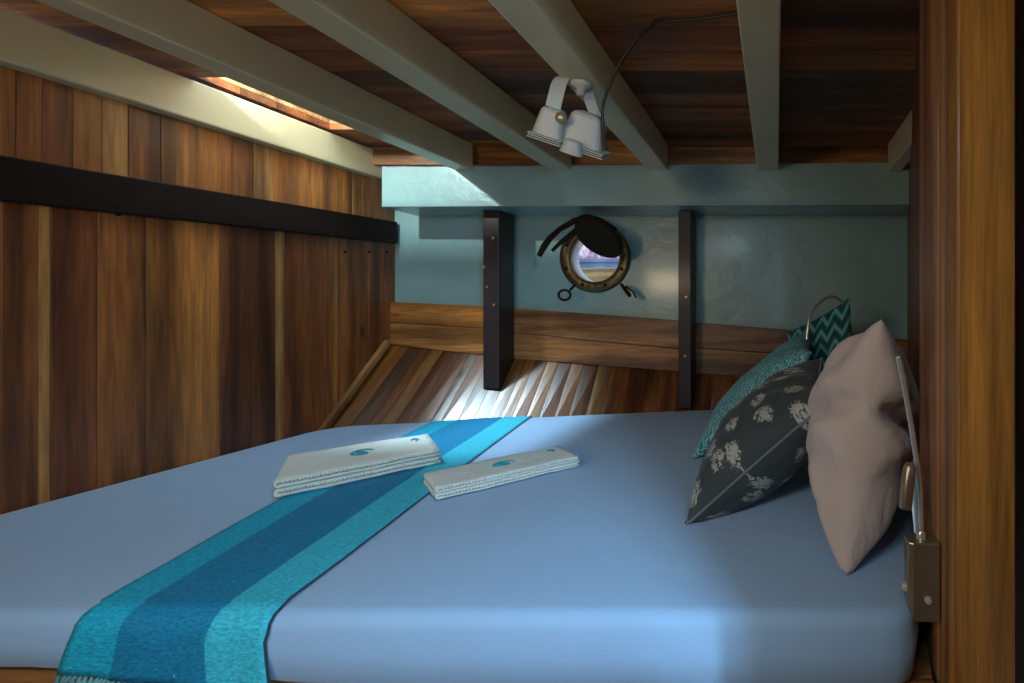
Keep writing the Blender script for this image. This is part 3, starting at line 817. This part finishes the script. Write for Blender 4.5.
# charcoal flower cushion
cushion('cushion', [P(686,525.5,1.095), P(826,404,1.13), P(822,358,1.50), (-.15,1.48,BED+.006)], .108, NAVY, 'charcoal cushion printed with pale flowers, leaning on the beige pillow', seed=9, flip=-1, piping=cloth('grey_piping', (.16,.18,.20)), uvs=1.0)
# beige pillow
def pf(u, v, side):
    return -.05*math.exp(-((u-.05+.25*v)/.11)**2)*math.exp(-((v+.55)/.55)**2)-.02*math.exp(-((u+.45-.3*v)/.09)**2)*math.exp(-((v+.2)/.5)**2)
cushion('pillow', [P(846,579,.884), P(882,318,.94), P(868,332,1.30), (.165,1.26,BED+.006)], .112, PCREAM, 'large plain beige pillow standing upright against the right-hand wall', 'pillow', seed=4, flip=-1, wr=.014, fold=pf, k=.10, power=.5)

# ------------------------------------------------------------------ reading lamps
def gooseneck(pts, n=60):
    pts = [Vector(p) for p in pts]; out = []
    for k in range(n+1):
        t = k/n*(len(pts)-1); i = min(int(t), len(pts)-2); s = t-i
        p0 = pts[max(i-1,0)]; p1 = pts[i]; p2 = pts[i+1]; p3 = pts[min(i+2,len(pts)-1)]
        out.append(.5*((2*p1)+(p2-p0)*s+(2*p0-5*p1+4*p2-p3)*s*s+(3*p1-p0-3*p2+p3)*s**3))
    return out
RL = empty('reading_lamp', (.246, .86, EZ-.45)); tag(RL, 'steel bedside reading lamp on the near right panel, its gooseneck rising past the beige pillow', 'lamp', 'gooseneck reading lamps')
b = MB()
zt_, zb_ = P(0,541,.81).z, P(0,619,.81).z
sec = [(.2465,.800),(.206,.802),(.200,.806),(.198,.812),(.198,.828),(.200,.834),(.206,.838),(.2465,.840)]
b.prism([(x,y,zb_) for x,y in sec], (0,0,zt_-zb_)); b.build('wall_box', STEEL, RL, bevel=.002)
b = MB(); b.lathe([(0,.006),(.005,.005),(.006,0)], (.228,.8005,zb_+.035), (0,-1,0), n=16); b.build('screw', WHITEM, RL)
b = MB(); b.lathe([(0,.008),(.006,.007),(.008,0)], (.1985,.82,zb_+.045), (-1,0,0), n=16); b.build('switch', WHITEM, RL)
gp = gooseneck([P(921,543,.82), P(921,520,.825), P(919,480,.83), P(912,430,.835), P(904,385,.835), P(898,356,.835)])
b = MB(); n_ = len(gp); b.tube(gp, [.0042+(.0008 if (k > 20 and k%2) else 0) for k in range(n_)], n=12)
b.build('gooseneck', CHROME, RL, smooth=True)
b = MB(); b.lathe([(.0065,-.004),(.0075,0),(.0075,.018),(.005,.022)], P(921,543,.82)-Vector((0,0,.002)), (0,0,1), n=20); b.build('collar', CHROME, RL, smooth=True)
b = MB(); a0 = P(910,463,.82); a1 = P(905,509,.81)
axv = (a1-a0); b.lathe([(0,-.002),(.006,0),(.0095,.006),(.0105,.02),(.0105,axv.length-.004),(.009,axv.length),(.0,axv.length-.002)], a0, axv, n=24)
b.build('lamp_head', STEEL, RL, smooth=True)

bx = rwx(1.93); RB = empty('reading_lamp', (bx, 1.93, EZ-.30)); tag(RB, 'metal gooseneck lamp arching above the green zigzag cushion at the back', 'lamp', 'gooseneck reading lamps')
b = MB(); sec = [(bx-.001,1.88),(bx-.04,1.885),(bx-.045,1.90),(bx-.045,1.95),(bx-.04,1.965),(bx-.001,1.975)]
b.prism([(x,y,EZ-.36) for x,y in sec], (0,0,.12)); b.build('wall_box', STEEL, RB, bevel=.002)
gp = gooseneck([Vector((bx-.025,1.95,EZ-.24)), Vector((bx-.07,1.98,EZ-.19)), P(858,352,2.03), P(849,322,2.02), P(843,303,2.0), P(828,297,1.95), P(811,314,1.88), P(806,348,1.86)])
b = MB(); b.tube(gp, .0058, n=12); b.build('gooseneck', CHROME, RB, smooth=True)
b = MB(); a0 = P(806,348,1.86); b.lathe([(0,-.002),(.009,0),(.013,.008),(.013,.07),(.011,.075),(0,.073)], a0, (.05,-.02,-1), n=24); b.build('lamp_head', STEEL, RB, smooth=True)

# ------------------------------------------------------------------ floodlight under the third beam
ZB = EZ+.565
FL = empty('floodlight', (-.502, 1.31, ZB-.0)); tag(FL, 'white metal floodlight hanging in its bracket from a cream ceiling beam', 'floodlight')
mt = Vector((-.502, 1.31, ZB))
D0 = 1.31
b = MB(); b.lathe([(0,.0),(.026,.0),(.028,-.004),(.026,-.010),(0.012,-.014),(.010,-.03),(0,-.032)], mt-Vector((0,0,.001)), (0,0,1), n=28); b.build('mounting_plate', WHITEM, FL, smooth=True)
# U bracket: flat strip bent over, its legs straddle the lamp body
def strip(path, wdir, wd, th):
    m_ = MB(); wdir = Vector(wdir).normalized(); rg = []
    for k, p in enumerate(path):
        t = (path[min(k+1,len(path)-1)]-path[max(k-1,0)]).normalized(); nn = t.cross(wdir).normalized()
        rg.append([m_.vert(p+wdir*sx*wd/2+nn*sn*th/2) for sx, sn in ((-1,-1),(1,-1),(1,1),(-1,1))])
    for k in range(len(rg)-1):
        for j in range(4): m_.face((rg[k][j], rg[k][(j+1)%4], rg[k+1][(j+1)%4], rg[k+1][j]))
    m_.face(rg[0][::-1]); m_.face(rg[-1]); return m_
pL = [P(573,79,1.31), P(566,77,1.29), P(560,82,1.275), P(556,95,1.27), P(553,108,1.27), P(552,119,1.27)]
pR = [P(575,82,1.31), P(584,86,1.33), P(588,93,1.345), P(591,104,1.35), P(596,117,1.35), P(598,124,1.35)]
strip(gooseneck(pL, 24), (.9,.35,.1), .036, .004).build('bracket', WHITEM, FL, smooth=False, bevel=.001)
strip(gooseneck(pR, 24), (.9,.35,.1), .028, .004).build('bracket', WHITEM, FL, smooth=False, bevel=.001)
# lamp body: two rounded housings and a ribbed front frame facing down
axis = Vector((-.34, .30, -.92)).normalized(); xa = Vector((.90,.22,-.36)); xa = (xa-axis*xa.dot(axis)).normalized(); ya_ = axis.cross(xa)
def housing(c, w0, h0, w1, h1, l, name, mat, n=32, e=4.0, parent=FL):
    m_ = MB(); rg = []
    steps = [(0,.55),(.05,.85),(.14,.97),(.5,1),(1,1)]
    for s, kk in steps:
        ww = (w0+(w1-w0)*s)*kk; hh = (h0+(h1-h0)*s)*kk; rr = []
        for j in range(n):
            a = 2*math.pi*j/n; cc_, ss_ = math.cos(a), math.sin(a)
            x = ww*abs(cc_)**(2/e)*(1 if cc_ > 0 else -1); y_ = hh*abs(ss_)**(2/e)*(1 if ss_ > 0 else -1)
            rr.append(m_.vert(c+axis*l*s+xa*x+ya_*y_))
        rg.append(rr)
    for k in range(len(rg)-1):
        for j in range(n): m_.face((rg[k][j], rg[k][(j+1)%n], rg[k+1][(j+1)%n], rg[k+1][j]))
    m_.face(rg[0][::-1]); m_.face(rg[-1]); return m_.build(name, mat, parent, smooth=False, bevel=.001)
housing(P(555,108,1.275), .026,.026,.036,.034,.070, 'lamp_housing', WHITEM)
housing(P(590,113,1.32), .038,.036,.055,.046,.085, 'lamp_housing', WHITEM)
housing(P(574,140,1.27), .020,.020,.027,.022,.034, 'lamp_socket', WHITEM, e=2.5)
for (px, py, d, ww, hh) in ((549,136,1.275,.039,.037), (584,146,1.32,.059,.050)):
    c = P(px, py, d)
    fm = MB()
    for off, kk in ((0,1.0),(.005,.96),(.010,1.0)):
        ring_ = []
        q = []
        for sx, sy in ((-1,-1),(1,-1),(1,1),(-1,1)): q.append(c+axis*off+xa*sx*ww*kk+ya_*sy*hh*kk)
        fm.prism(q, axis*.0025)
    fm.build('front_frame', WHITEM, FL, bevel=.0008)
    gm = MB(); gm.prism([c+axis*.012+xa*sx*ww*.8+ya_*sy*hh*.8 for sx, sy in ((-1,-1),(1,-1),(1,1),(-1,1))], axis*.0015); gm.build('lens', GLASSL, FL)
b = MB(); kx = P(561,118,1.262); b.lathe([(0,.012),(.011,.011),(.013,.004),(.013,0)], kx, (.25,-.9,-.1), n=20); b.build('knob', BRASS, FL, smooth=True)
b = MB(); kx = P(547,109,1.262); b.lathe([(0,.004),(.007,.004),(.007,0)], kx, (.0,-1,-.1), n=16); b.build('screw_hole', BLACKM, FL, smooth=True)

# cable looping down from the ceiling
b = MB()
cp = gooseneck([PZ(745,12,.670), PZ(700,19,.670), PZ(660,22,.668), P(654,24,1.235), P(640,36,1.235), P(622,60,1.25), P(610,85,1.27), P(603,105,1.285), P(603,125,1.29), P(606,150,1.31)], 70)
b.tube(cp, .0034, n=8)
tag(b.build('power_cable', BLACKP, smooth=True), 'thin black cable hanging from the deck planks to the floodlight', 'cable')
